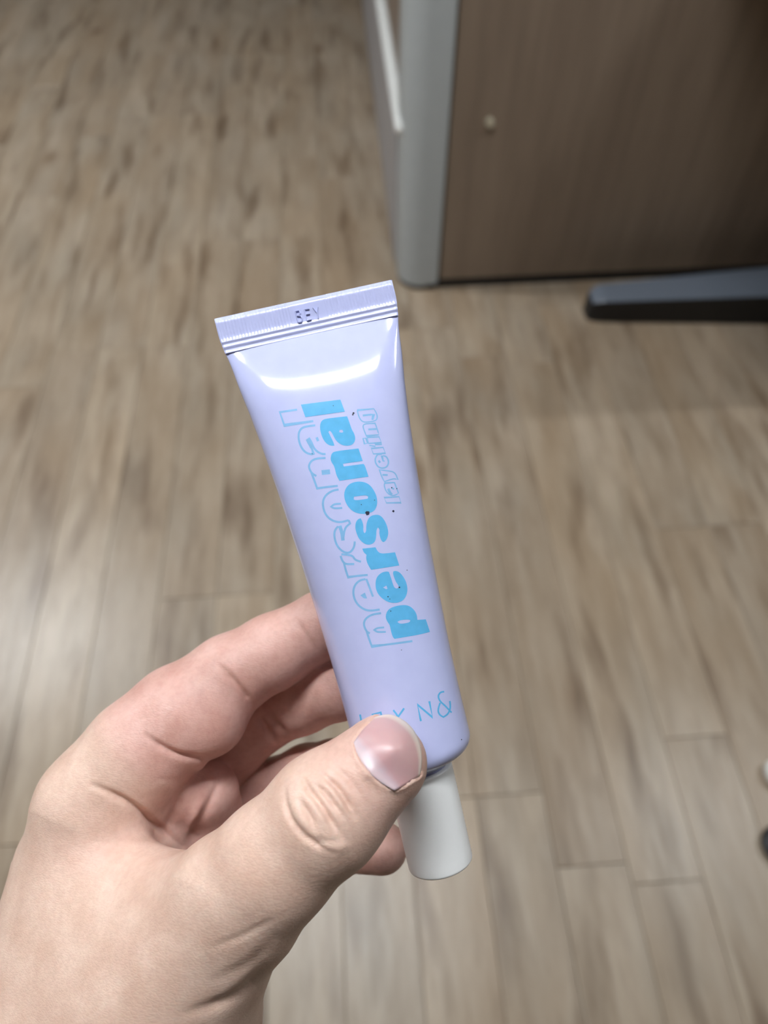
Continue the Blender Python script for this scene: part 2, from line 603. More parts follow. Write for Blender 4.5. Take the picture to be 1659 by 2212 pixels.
# cap
CAPX = (0.222, -0.975, -0.02)
capa = np.array(CAPX) / np.linalg.norm(CAPX)
capp = np.cross(capa, zz)
capp = capp / np.linalg.norm(capp) * (1 if np.dot(capp, pp) > 0 else -1)
capz = np.cross(capp, capa)
capz = capz if capz[2] > 0 else -capz
C0 = TA + ax * 103.9
pr = [(5.2, 0.15), (6.9, 0.15), (7.15, 0.35)] + [(7.15 - 0.10 * k / 10, 0.6 + 20.2 * k / 10) for k in range(11)]
pr += [(7.05 - 0.75 * (1 - math.cos(math.pi / 2 * k / 5)), 20.8 + 0.75 * math.sin(math.pi / 2 * k / 5)) for k in range(1, 6)]
pr += [(4.0, 21.7), (0.05, 21.72)]
kv, kf = [], []
NC = 96
for r, t in pr:
    for j in range(NC):
        a = 2 * math.pi * j / NC
        kv.append(C0 + capa * t + capp * r * math.cos(a) + capz * r * math.sin(a))
for i in range(len(pr) - 1):
    for j in range(NC):
        kf.append((i * NC + j, (i + 1) * NC + j, (i + 1) * NC + (j + 1) % NC, i * NC + (j + 1) % NC))
kf.append(tuple(range(NC)))
kf.append(tuple(range((len(pr) - 1) * NC, len(pr) * NC))[::-1])
cap = tube_part('cap', kv, kf, M_CAP)
cap['label'] = 'white cylindrical cap'


# ---- print on the tube: flat ink shapes laid onto its surface
def on_tube(x, y, off, bvh=TUBE_BVH):
    d = px(x, y, 1.0)
    d = d / np.linalg.norm(d)
    hit, nrm, idx, dist = bvh.ray_cast(Vector((0, 0, 0)), Vector(d))
    if hit is None:
        return None
    if nrm.dot(Vector(d)) > 0:
        nrm = -nrm
    return np.array(hit + nrm * off)


def chaikin(P, closed=True, it=2, sharp=48):
    P = [np.array(p, float) for p in P]
    for _ in range(it):
        n = len(P)
        out = []
        for i in range(n):
            if not closed and i in (0, n - 1):
                out.append(P[i])
                continue
            a, b, c = P[i - 1], P[i], P[(i + 1) % n]
            v1, v2 = b - a, c - b
            l1, l2 = np.linalg.norm(v1), np.linalg.norm(v2)
            ang = math.degrees(math.acos(max(-1, min(1, float(v1 @ v2) / (l1 * l2 + 1e-9)))))
            if ang > sharp:
                out.append(b)
            else:
                out.append(b - v1 * 0.25)
                out.append(b + v2 * 0.25)
        P = out
    return P


def ink_mesh(name, tris_list, mat, off=0.03, cell=9.0, bvh=TUBE_BVH, thick=None):
    """tris_list: list of (points2d, faces) in picture units of the flat artwork"""
    bm = bmesh.new()
    for P, F in tris_list:
        vs = [bm.verts.new((p[0], p[1], 0)) for p in P]
        for f in F:
            try:
                bm.faces.new([vs[i] for i in f])
            except ValueError:
                pass
    xs = [v.co.x for v in bm.verts]
    ys = [v.co.y for v in bm.verts]
    for lo, hi, nv in ((min(xs), max(xs), (1, 0, 0)), (min(ys), max(ys), (0, 1, 0))):
        c = lo + cell / 2
        while c < hi:
            co = (c, 0, 0) if nv[0] else (0, c, 0)
            bmesh.ops.bisect_plane(bm, geom=list(bm.verts) + list(bm.edges) + list(bm.faces), plane_co=co, plane_no=nv, dist=1e-4)
            c += cell
    bad = []
    for v in bm.verts:
        p = on_tube(v.co.x, v.co.y, off, bvh)
        if p is None:
            bad.append(v)
        else:
            v.co = Vector(p - TUBE_LOC)
    if bad:
        bmesh.ops.delete(bm, geom=bad, context='VERTS')
    for f in bm.faces:
        f.normal_update()
        if f.normal.z < 0:
            f.normal_flip()
        f.smooth = True
    me = bpy.data.meshes.new(name)
    bm.to_mesh(me)
    bm.free()
    return link(name, me, tube, [mat])


def fill(loops):
    polys = [[Vector((p[0], p[1], 0)) for p in L] for L in loops]
    F = tessellate_polygon(polys)
    P = [p for L in polys for p in L]
    return ([(p.x, p.y) for p in P], [tuple(f) for f in F])


def stroke(P, w, closed=False):
    P = chaikin(P, closed, 2, 60)
    n = len(P)
    L, R = [], []
    for i in range(n):
        if closed:
            a, b = P[i - 1], P[(i + 1) % n]
            tn = b - a
        else:
            tn = P[min(i + 1, n - 1)] - P[max(i - 1, 0)]
        tn = tn / (np.linalg.norm(tn) + 1e-9)
        nm = np.array((-tn[1], tn[0]))
        k = 1.0
        if 0 < i < n - 1 or closed:
            e1 = P[i] - P[i - 1]
            e1 = e1 / (np.linalg.norm(e1) + 1e-9)
            k = 1 / max(0.6, abs(float(e1 @ tn)))
        L.append(P[i] + nm * w / 2 * k)
        R.append(P[i] - nm * w / 2 * k)
    V = L + R
    F = []
    m = n if closed else n - 1
    for i in range(m):
        j = (i + 1) % n
        F.append((i, j, n + j, n + i))
    return (V, F)


def Z(ox, oy, s, pts):
    return [(ox + x / s, oy + y / s) for x, y in pts]


Z1 = lambda *p: Z(590, 850, 8.295, p)
Z2 = lambda *p: Z(670, 1020, 8.295, p)
Z3 = lambda *p: Z(740, 1210, 8.295, p)
Z4 = lambda *p: Z(750, 870, 9.215, p)
Z5 = lambda *p: Z(620, 630, 15.08, p)
Z6 = lambda *p: Z(750, 1470, 5.925, p)
solid = [
    [Z1((497, 200), (1205, 110), (1285, 325), (578, 425))],
    [chaikin(Z1((880, 478), (950, 450), (1325, 408), (1350, 470), (1410, 650), (1450, 710), (1475, 800), (1460, 870), (1410, 925), (1310, 942), (1210, 915), (1130, 850), (1085, 770), (1045, 690), (1012, 668), (990, 690), (1035, 780), (1085, 880), (1098, 935), (1040, 940), (960, 905), (895, 820), (855, 710), (838, 610), (848, 530))),
     chaikin(Z1((1190, 655), (1240, 650), (1258, 690), (1235, 705), (1185, 695)))],
    [chaikin(Z1((1050, 1070), (1110, 1035), (1530, 985), (1605, 1210), (1250, 1260), (1265, 1308), (1620, 1262), (1645, 1290), (1709, 1490), (1188, 1565), (1130, 1460), (1100, 1310), (1050, 1240), (1025, 1170)))],
    [chaikin(Z2((605, 400), (630, 300), (690, 220), (790, 175), (900, 165), (1010, 190), (1090, 250), (1150, 340), (1190, 430), (1205, 540), (1190, 620), (1150, 690), (1080, 730), (980, 750), (860, 742), (760, 700), (680, 620), (625, 520))),
     chaikin(Z2((785, 440), (1000, 410), (1040, 440), (1030, 475), (830, 505), (780, 490)))],
    [chaikin(Z2((905, 825), (935, 880), (955, 960), (950, 1060), (975, 1095), (1005, 1060), (1003, 960), (1030, 850), (1080, 785), (1170, 760), (1250, 770), (1320, 840), (1375, 950), (1403, 1070), (1390, 1160), (1350, 1235), (1310, 1255), (1270, 1225), (1235, 1100), (1245, 1030), (1215, 990), (1185, 1040), (1185, 1150), (1165, 1240), (1110, 1290), (1030, 1305), (950, 1270), (870, 1190), (825, 1080), (805, 980), (820, 890), (860, 840)))],
    [chaikin(Z2((935, 1370), (1170, 1345), (1210, 1420), (1270, 1460), (1400, 1450), (1520, 1435), (1596, 1671), (1091, 1750), (1025, 1640), (1000, 1540), (1010, 1480), (960, 1440)))],
    [chaikin(Z3((590, 380), (620, 290), (700, 220), (790, 200), (830, 210), (860, 290), (905, 440), (930, 495), (970, 510), (1005, 490), (1000, 450), (960, 400), (930, 330), (900, 240), (910, 200), (950, 190), (1020, 215), (1085, 290), (1140, 390), (1165, 510), (1150, 620), (1100, 710), (1010, 760), (900, 770), (800, 745), (700, 680), (630, 600), (592, 500))),
     chaikin(Z3((725, 490), (785, 455), (805, 510), (780, 522)))],
    [chaikin(Z3((775, 980), (800, 910), (860, 855), (980, 815), (1110, 800), (1210, 825), (1290, 900), (1330, 980), (1340, 1070), (1490, 1060), (1520, 1150), (1565, 1285), (1380, 1335), (930, 1410), (895, 1370), (860, 1240), (845, 1160), (800, 1100), (775, 1040))),
     chaikin(Z3((980, 1105), (1030, 1075), (1190, 1062), (1215, 1085), (1190, 1120), (1030, 1145)))],
]
sl_ = ink_mesh('solid_lettering', [fill(L) for L in solid], M_INK)
sl_['label'] = 'bold solid sky blue word personal'
w = 4.5
outl = [
    stroke(Z1((430, 290), (120, 335), (200, 570), (720, 495)), w),
    stroke(Z1((755, 570), (560, 595), (490, 640), (455, 720), (460, 850), (510, 980), (590, 1065), (680, 1090), (720, 1085), (700, 990), (640, 900), (610, 840), (650, 810), (690, 880), (730, 980), (800, 1050), (880, 1085), (940, 1085)), w),
    stroke(Z1((625, 820), (660, 890), (695, 970)), 8.5),
    stroke(Z1((780, 785), (806, 855)), 5.5),
    stroke(Z1((940, 1155), (800, 1160), (700, 1195), (650, 1260), (640, 1330), (690, 1430), (775, 1480)), w),
    stroke(Z1((870, 1418), (1020, 1402)), 10.5),
    stroke(Z2((20, 0), (75, 150), (125, 290), (300, 265), (495, 245)), w),
    stroke(Z2((510, 310), (400, 330), (290, 400), (235, 490), (225, 600), (265, 740), (350, 840), (460, 890), (570, 895), (690, 860)), w),
    stroke(Z2((550, 565), (430, 570), (375, 620), (430, 650), (575, 640)), w * 0.9),
    stroke(Z2((690, 860), (715, 920), (640, 980), (610, 1060), (600, 1150), (585, 1220)), w),
    stroke(Z2((500, 970), (440, 1040), (430, 1150), (470, 1300), (550, 1400), (650, 1450), (730, 1430), (790, 1340), (800, 1240)), w),
    stroke(Z2((530, 960), (575, 1100), (588, 1225)), 7.5),
    stroke(Z2((560, 1470), (760, 1490), (800, 1570), (910, 1605)), w),
    stroke(Z2((545, 1500), (580, 1600), (640, 1650), (790, 1645)), w),
    stroke(Z3((20, 30), (60, 190), (100, 305), (280, 280), (450, 265)), w),
    stroke(Z3((410, 340), (310, 360), (230, 430), (190, 540), (200, 660), (250, 770), (330, 850), (430, 900), (540, 905), (665, 885)), w),
    stroke(Z3((425, 335), (480, 480), (545, 655)), w),
    fill([chaikin(Z3((320, 630), (400, 580), (440, 685), (385, 690)))]),
    stroke(Z3((690, 950), (540, 970), (430, 1030), (380, 1110), (390, 1200), (440, 1290), (490, 1310)), w),
    stroke(Z3((430, 1270), (470, 1400), (525, 1545), (900, 1500), (1250, 1450)), w),
    stroke(Z3((745, 1205), (620, 1215), (570, 1250), (620, 1290), (775, 1285)), w * 0.9),
]
ol_ = ink_mesh('outline_lettering', outl, M_INK2, off=0.02)
ol_['label'] = 'thin blue outline of the word personal'
w = 2.6
lay = [
    stroke(Z4((200, 150), (530, 120), (590, 220), (600, 300), (570, 360), (400, 390), (300, 380), (240, 300), (205, 180)), w, True),
    stroke(Z4((310, 255), (440, 240), (525, 235), (500, 340)), 4.2),
    stroke(Z4((340, 420), (310, 470), (340, 560), (380, 660), (630, 640), (600, 530), (555, 410)), w, True),
    stroke(Z4((420, 532), (595, 522)), 4.0),
    stroke(Z4((400, 690), (635, 680), (680, 795), (425, 810)), w, True),
    stroke(Z4((315, 710), (375, 705), (405, 810), (345, 820)), w, True),
    stroke(Z4((440, 850), (560, 870), (555, 830), (690, 830)), w),
    stroke(Z4((480, 910), (715, 890), (760, 1005), (520, 1020)), w, True),
    stroke(Z4((600, 1035), (550, 1120), (570, 1220), (640, 1300), (760, 1300), (820, 1230), (820, 1140), (770, 1060), (690, 1060), (715, 1160), (745, 1160)), w + .6),
    stroke(Z4((600, 1035), (690, 1025)), w),
    stroke(Z4((625, 1150), (655, 1195)), 4.5),
    stroke(Z4((640, 1335), (780, 1350), (950, 1380), (1010, 1535), (930, 1505), (740, 1570), (690, 1480)), w, True),
    stroke(Z4((700, 1435), (805, 1440)), 4.0),
    stroke(Z4((745, 1600), (940, 1590), (1020, 1800), (940, 1850), (850, 1840), (770, 1760), (735, 1650)), w, True),
    stroke(Z4((815, 1710), (850, 1790), (890, 1830)), 5.5),
    stroke(Z4((880, 1690), (930, 1720)), 3.5),
    stroke(Z4((735, 1890), (1030, 1870), (1070, 1990), (780, 1995)), w, True),
]
ll_ = ink_mesh('small_lettering', lay, M_INK2, off=0.025, cell=7)
ll_['label'] = 'small pale blue outlined word layering'
base_l = [
    stroke(Z6((165, 435), (182, 520), (205, 640), (290, 625)), 4.0),
    stroke(Z6((385, 640), (325, 430), (430, 408), (450, 500), (350, 525)), 4.0),
    stroke(Z6((590, 378), (655, 460), (680, 590)), 4.0),
    stroke(Z6((728, 355), (655, 460)), 4.0),
    stroke(Z6((943, 520), (900, 310), (1090, 470), (1050, 265)), 4.6),
    stroke(Z6((1240, 142), (1190, 150), (1160, 200), (1185, 265), (1250, 320), (1305, 380), (1335, 410)), 3.6),
    stroke(Z6((1312, 262), (1322, 350), (1290, 430), (1230, 468), (1180, 440), (1158, 380), (1188, 285)), 3.6),
]
bl_ = ink_mesh('base_lettering', base_l, M_INK, off=0.03)
bl_['label'] = 'row of thin blue capitals partly under the thumb'
sp = []
rg = random.Random(3)
for x, y, r in ((794, 1108.6, 4.9), (849.6, 1104.5, 2.4), (763.5, 893, 2.2), (762, 896, 1.6), (862.7, 1268.7, 1.9), (879, 1231.7, 1.0), (996.5, 1597.7, 1.3), (780.5, 1090, 1.1), (838, 1289, 1.4), (842, 1294, 1.0), (720, 876.5, 0.9), (846, 1053.5, 1.3), (857, 1055.5, 1.1), (809, 1080.5, 1.0), (844, 1320, 1.2), (867, 1404, .9)):
    n = 9
    sp.append(([(x + r * math.cos(2 * math.pi * k / n) * rg.uniform(.75, 1.15), y + r * math.sin(2 * math.pi * k / n) * rg.uniform(.8, 1.25)) for k in range(n)], [tuple(range(n))]))
sk = ink_mesh('speck', sp, M_SPECK, off=0.05)
sk['label'] = 'small dark specks of dirt on the print'
sk['kind'] = 'stuff'

# embossed letters on the sealed end
em = [((270, 650), (360, 1010)), ((270, 650), (390, 620), (430, 700), (330, 800), (450, 800), (490, 900), (480, 980), (360, 1010)),
      ((570, 590), (650, 950)), ((570, 590), (730, 565)), ((610, 755), (750, 730)), ((650, 950), (800, 910)),
      ((850, 530), (980, 700)), ((1000, 510), (980, 700), (1015, 880))]
ev, ef = [], []
for s_ in em:
    P, F = stroke(Z5(*s_), 3.0)
    n = len(P) // 2
    b0 = len(ev)
    prof_ = [(0.0, -0.02), (0.22, 0.30), (0.5, 0.38), (0.78, 0.30), (1.0, -0.02)]
    for i in range(n):
        for u, h in prof_:
            q = (1 - u) * np.array(P[i]) + u * np.array(P[n + i])
            p = on_tube(q[0], q[1], h, CRIMP_BVH)
            if p is None:
                p = px(q[0], q[1], D_TUBE - 0.5)
            ev.append(p)
    for i in range(n - 1):
        for k in range(4):
            ef.append((b0 + i * 5 + k, b0 + (i + 1) * 5 + k, b0 + (i + 1) * 5 + k + 1, b0 + i * 5 + k + 1))
eb = tube_part('embossed_code', ev, ef, M_TUBE)
eb['label'] = 'letters BEY embossed in the sealed end'

# ------------------------------------------------------------------ the hand: one continuous surface
# Distance field of tapered limbs blended at the joints, meshed once, then creased.
def nd(x, y, d, r):
    return np.append(px(x, y, d), r * d / F_PX)


def chain(nodes):
    return [(nodes[i], nodes[i + 1]) for i in range(len(nodes) - 1)]


thumb = [nd(824, 1648, 137.5, 99), nd(705, 1755, 136, 124), nd(590, 1866, 138, 128), nd(504, 1954, 141, 146), nd(412, 2052, 146, 172), nd(335, 2155, 150, 204)]
index = [nd(205, 1738, 168, 116), nd(300, 1625, 170, 112), nd(385, 1545, 173, 103), nd(495, 1460, 176, 87), nd(590, 1408, 177, 80), nd(700, 1347, 176.5, 70), nd(800, 1318, 175.8, 64), nd(862, 1305, 175.5, 55)]
index_b = [nd(395, 1552, 170, 78), nd(455, 1556, 171, 76)]
middle = [nd(330, 1790, 189, 94), nd(452, 1648, 195, 79), nd(566, 1540, 193, 79), nd(650, 1508, 188.5, 75), nd(735, 1481, 181, 71), nd(830, 1452, 177, 64), nd(885, 1440, 177, 54)]
ring = [nd(410, 1880, 197, 90), nd(600, 1714, 197, 74), nd(665, 1680, 193, 69), nd(722, 1668, 188, 67), nd(800, 1662, 180, 58), nd(850, 1665, 176, 50)]
little = [nd(470, 1950, 205, 78), nd(620, 1850, 202, 62), nd(730, 1822, 191, 57), nd(826, 1832, 181, 54)]
meta_i = [nd(205, 1738, 168, 112), nd(152, 1880, 168, 122), nd(112, 2060, 168, 140), nd(90, 2300, 170, 175)]
meta_m = [nd(330, 1790, 185, 94), nd(180, 2250, 182, 165)]
meta_r = [nd(405, 1880, 197, 88), nd(230, 2250, 190, 150)]
meta_l = [nd(465, 1950, 205, 78), nd(280, 2250, 195, 140)]
pads = [[nd(290, 1690, 172, 60), nd(365, 1710, 174, 64), nd(440, 1710, 178, 66)],
        [nd(450, 1716, 179, 64), nd(456, 1745, 181, 66), nd(400, 1840, 185, 66)],
        [nd(285, 1715, 171, 66), nd(338, 1790, 175, 70), nd(400, 1862, 182, 70)]]
web = [[nd(200, 1808, 163, 60), nd(285, 1885, 158, 60), nd(365, 1945, 151, 66), nd(440, 1970, 146, 96)],
       [nd(165, 1955, 163, 128), nd(400, 2035, 149, 160)],
       [nd(150, 2120, 163, 165), nd(350, 2150, 151, 195)]]
wrist = [[nd(140, 2330, 166, 225), nd(325, 2262, 157, 220)]]


def mmn(x, y, z, r):
    return np.array((x, y, z, r), float)


fore = [[mmn(-60, -128, -160, 22), mmn(-92, -205, -150, 25), mmn(-130, -300, -128, 33), mmn(-142, -335, -118, 33)],
        [mmn(-78, -130, -166, 21), mmn(-112, -205, -160, 25), mmn(-146, -300, -136, 32), mmn(-158, -335, -126, 32)]]


def d_caps(P, segs, k=0.0):
    out = None
    for a, b in segs:
        ab = b[:3] - a[:3]
        L2 = float(ab @ ab) + 1e-9
        h = np.clip(((P - a[:3]) @ ab) / L2, 0, 1)
        q = P - a[:3] - h[:, None] * ab
        d = np.sqrt(np.einsum('ij,ij->i', q, q)) - (a[3] + h * (b[3] - a[3]))
        out = d if out is None else (smin(out, d, k) if k > 0 else np.minimum(out, d))
    return out


def smin(a, b, k):
    h = np.clip(k - np.abs(a - b), 0, None) / k
    return np.minimum(a, b) - h * h * k * 0.25


def smax(a, b, k):
    return -smin(-a, -b, k)


def d_tube(P):
    q = P - TA
    t = q @ ax
    u = q @ pp
    v = q @ zz
    tt = np.linspace(0, 106, 107)
    aw = np.array([half_w(x) for x in tt])
    bw = np.array([half_d(x) for x in tt])
    a = np.interp(t, tt, aw)
    b = np.interp(t, tt, bw)
    k1 = np.sqrt((u / a) ** 2 + (v / b) ** 2) + 1e-6
    k2 = np.sqrt((u / a ** 2) ** 2 + (v / b ** 2) ** 2) + 1e-9
    d = k1 * (k1 - 1) / k2
    d = np.maximum(d, np.maximum(-t, t - 102.3))
    rc = np.sqrt(u ** 2 + v ** 2) - 7.3
    return np.minimum(d, np.maximum(rc, np.maximum(100 - t, t - 126)))


def field(P):
    th = d_caps(P, chain(thumb), 3.0)
    fi = d_caps(P, chain(index), 2.0)
    fi = smin(fi, d_caps(P, chain(index_b)), 4.0)
    fm = d_caps(P, chain(middle), 2.0)
    fr = d_caps(P, chain(ring), 2.0)
    fl = d_caps(P, chain(little), 2.0)
    palm = d_caps(P, chain(meta_m) + chain(meta_r) + chain(meta_l), 7.0)
    for p in pads:
        palm = smin(palm, d_caps(P, chain(p)), 2.5)
    back = d_caps(P, chain(meta_i), 2.0)
    for wv in web:
        back = smin(back, d_caps(P, chain(wv)), 7.0)
    wr = d_caps(P, chain(wrist[0]))
    fo = smin(d_caps(P, chain(fore[0]), 4.0), d_caps(P, chain(fore[1]), 4.0), 8.0)
    back = smin(back, smin(wr, fo, 14.0), 14.0)
    back = smin(back, th, 5.0)
    back = smin(back, d_caps(P, chain(index[:3])), 5.0)
    fing = smin(smin(fi, fm, 1.2), smin(fr, fl, 1.2), 1.2)
    hand = smin(smin(palm, fing, 1.8), back, 2.0)
    hand = smax(hand, -(d_tube(P) - 0.25), 0.6)
    return hand


def weights(P):
    """how palmar (pink) the skin is"""
    th = d_caps(P, chain(thumb[:3]))
    bk = np.minimum(d_caps(P, chain(meta_i) + chain(thumb[2:])), d_caps(P, chain(web[1]) + chain(web[2]) + chain(wrist[0])))
    fg = np.minimum(np.minimum(d_caps(P, chain(index[3:])), d_caps(P, chain(middle))), np.minimum(d_caps(P, chain(ring)), d_caps(P, chain(little))))
    pal = d_caps(P, chain(meta_m) + chain(meta_r) + chain(pads[0]) + chain(pads[1]) + chain(index_b))
    wb = d_caps(P, chain(web[0]))
    tip = np.linalg.norm(P - thumb[0][:3], axis=1) - 11
    e = lambda d, s: np.exp(-np.clip(d, -2, 40) / s)
    a, b, c, d_, f = e(bk, 2.5), e(fg, 2.5), e(pal, 2.5), e(th, 2.5), e(wb, 2.5)
    w_ = (0.0 * a + 0.85 * b + 0.9 * c + 0.10 * d_ + 0.45 * f) / (a + b + c + d_ + f)
    return np.clip(w_ + 0.35 * np.exp(-np.clip(tip, 0, 30) / 3.0), 0, 1)


def grid_mesh(field, lo, hi, h):
    n = np.ceil((hi - lo) / h).astype(int)
    n = (np.ceil(n / 4) * 4).astype(int)
    nc = n // 4
    gx = [lo[i] + (np.arange(nc[i]) * 4 + 2) * h for i in range(3)]
    C = np.stack(np.meshgrid(*gx, indexing='ij'), -1).reshape(-1, 3)
    dc = field(C)
    act = np.abs(dc) < 4 * h * 1.05 + 1.2
    D = np.repeat(np.repeat(np.repeat(dc.reshape(nc), 4, 0), 4, 1), 4, 2).astype(np.float32)
    ids = np.argwhere(act.reshape(nc))
    o4 = np.stack(np.meshgrid(*[np.arange(4)] * 3, indexing='ij'), -1).reshape(-1, 3)
    for s in range(0, len(ids), 6000):
        fid = (ids[s:s + 6000, None, :] * 4 + o4[None]).reshape(-1, 3)
        D[fid[:, 0], fid[:, 1], fid[:, 2]] = field(lo + fid * h)
    ins = D < 0
    cell = np.zeros(np.array(D.shape) - 1, np.int8)
    sl = lambda a, d: [slice(d[i], D.shape[i] - 1 + d[i]) for i in range(3)]
    for d in np.ndindex(2, 2, 2):
        cell += ins[tuple(sl(0, d))]
    cid = np.argwhere((cell > 0) & (cell < 8))
    lut = -np.ones(cell.shape, np.int32)
    lut[cid[:, 0], cid[:, 1], cid[:, 2]] = np.arange(len(cid))
    acc = np.zeros((len(cid), 3))
    cnt = np.zeros(len(cid))
    cor = [np.array(d) for d in np.ndindex(2, 2, 2)]
    val = [D[cid[:, 0] + d[0], cid[:, 1] + d[1], cid[:, 2] + d[2]] for d in cor]
    for i in range(8):
        for j in range(i + 1, 8):
            if np.abs(cor[i] - cor[j]).sum() == 1:
                a, b = val[i], val[j]
                m = (a < 0) != (b < 0)
                t = np.where(m, a / np.where(m, a - b, 1), 0)
                p = cor[i] + t[:, None] * (cor[j] - cor[i])
                acc[m] += p[m]
                cnt[m] += 1
    V = lo + (cid + acc / cnt[:, None]) * h
    quads = []
    for axi in range(3):
        d = np.zeros(3, int)
        d[axi] = 1
        s0 = [slice(1, D.shape[i] - 1) for i in range(3)]
        s0[axi] = slice(0, D.shape[axi] - 1)
        s1 = list(s0)
        s1[axi] = slice(1, D.shape[axi])
        a, b = ins[tuple(s0)], ins[tuple(s1)]
        e = np.argwhere(a != b)
        off = np.array([1, 1, 1])
        off[axi] = 0
        g = e + off
        flip = a[e[:, 0], e[:, 1], e[:, 2]]
        u, v = (axi + 1) % 3, (axi + 2) % 3
        du, dv = np.zeros(3, int), np.zeros(3, int)
        du[u] = 1
        dv[v] = 1
        q = [lut[tuple((g - k).T)] for k in (du + dv, dv, du * 0, du)]
        Q = np.stack(q, 1)
        Q[~flip] = Q[~flip][:, ::-1]
        quads.append(Q)
    return V, np.concatenate(quads)


HS = 0.75
Vh, Qh = grid_mesh(field, np.array([-205., -372., -222.]), np.array([22., -12., -82.]), HS)
print('hand', len(Vh), len(Qh), time.time() - T0)


def relax(V, Q, it, lam=0.5):
    E = np.concatenate([Q[:, [0, 1]], Q[:, [1, 2]], Q[:, [2, 3]], Q[:, [3, 0]]])
    E = np.concatenate([E, E[:, ::-1]])
    deg = np.bincount(E[:, 0], minlength=len(V))[:, None]
    for k in range(it):
        S_ = np.stack([np.bincount(E[:, 0], weights=V[E[:, 1], c], minlength=len(V)) for c in range(3)], 1)
        V = V + (lam if k % 2 == 0 else -lam * 0.95) * (S_ / deg - V)
    return V


def vnormals(V, Q):
    n = np.cross(V[Q[:, 2]] - V[Q[:, 0]], V[Q[:, 3]] - V[Q[:, 1]])
    N = np.stack([sum(np.bincount(Q[:, k], weights=n[:, c], minlength=len(V)) for k in range(4)) for c in range(3)], 1)
    return N / (np.linalg.norm(N, axis=1)[:, None] + 1e-12)


Vh = relax(Vh, Qh, 8)


def soften(V, Q, mask, it):
    """even out the broad back of the hand, fading to nothing at the edge of the mask"""
    act = np.nonzero(mask > 0.01)[0]
    on = np.zeros(len(V), bool)
    on[act] = True
    E = np.concatenate([Q[:, [0, 1]], Q[:, [1, 2]], Q[:, [2, 3]], Q[:, [3, 0]]])
    E = np.concatenate([E, E[:, ::-1]])
    E = E[on[E[:, 0]]]
    loc = np.zeros(len(V), int)
    loc[act] = np.arange(len(act))
    a = loc[E[:, 0]]
    deg = np.bincount(a, minlength=len(act))[:, None]
    wm = mask[act][:, None]
    for k in range(it):
        S_ = np.stack([np.bincount(a, weights=V[E[:, 1], c], minlength=len(act)) for c in range(3)], 1)
        V[act] += wm * 0.6 * (S_ / deg - V[act])
    return V


_x = CX + Vh[:, 0] / -Vh[:, 2] * F_PX
_y = CY - Vh[:, 1] / -Vh[:, 2] * F_PX
_n = vnormals(Vh, Qh)
_k = np.argmax(Vh[:, 2] - 1000 * (Vh[:, 1] < -120))
_n = _n * np.sign(_n[_k, 2])
# below the web fold and the thumb knuckle, on the side facing the eye
_l1 = _y - (1750 + (_x - 60) * 0.45)
_m = np.clip(_l1 / 120, 0, 1) * np.clip((2500 - _y) / 150, 0, 1) * np.clip((600 - _x - (2000 - _y) * 0.55) / 300, 0, 1)
_m = _m * (-Vh[:, 2] < 180) * np.clip(_n[:, 2] * 3, 0, 1)
Vh = soften(Vh, Qh, _m, 520)
# refine the part of the hand that is nearest to the eye
hm = bpy.data.meshes.new('person')
hm.from_pydata(Vh.tolist(), [], Qh.tolist())
bmh = bmesh.new()
bmh.from_mesh(hm)


def sub_sel(v):
    c = v.co
    x = CX + c.x / -c.z * F_PX
    y = CY - c.y / -c.z * F_PX
    return c.z > -215 and -60 < x < 960 and 1240 < y < 2290


eds = [e for e in bmh.edges if sub_sel(e.verts[0]) and sub_sel(e.verts[1])]
bmesh.ops.subdivide_edges(bmh, edges=eds, cuts=1, use_grid_fill=True, smooth=0.0)
bmh.verts.ensure_lookup_table()
bmesh.ops.recalc_face_normals(bmh, faces=bmh.faces)
bmh.to_mesh(hm)
bmh.free()
nv = len(hm.vertices)
Vh = np.empty(nv * 3)
hm.vertices.foreach_get('co', Vh)
Vh = Vh.reshape(-1, 3)
hm.update()
Nh = np.empty(nv * 3)
hm.vertices.foreach_get('normal', Nh)
Nh = Nh.reshape(-1, 3)
print('refined', nv, time.time() - T0)

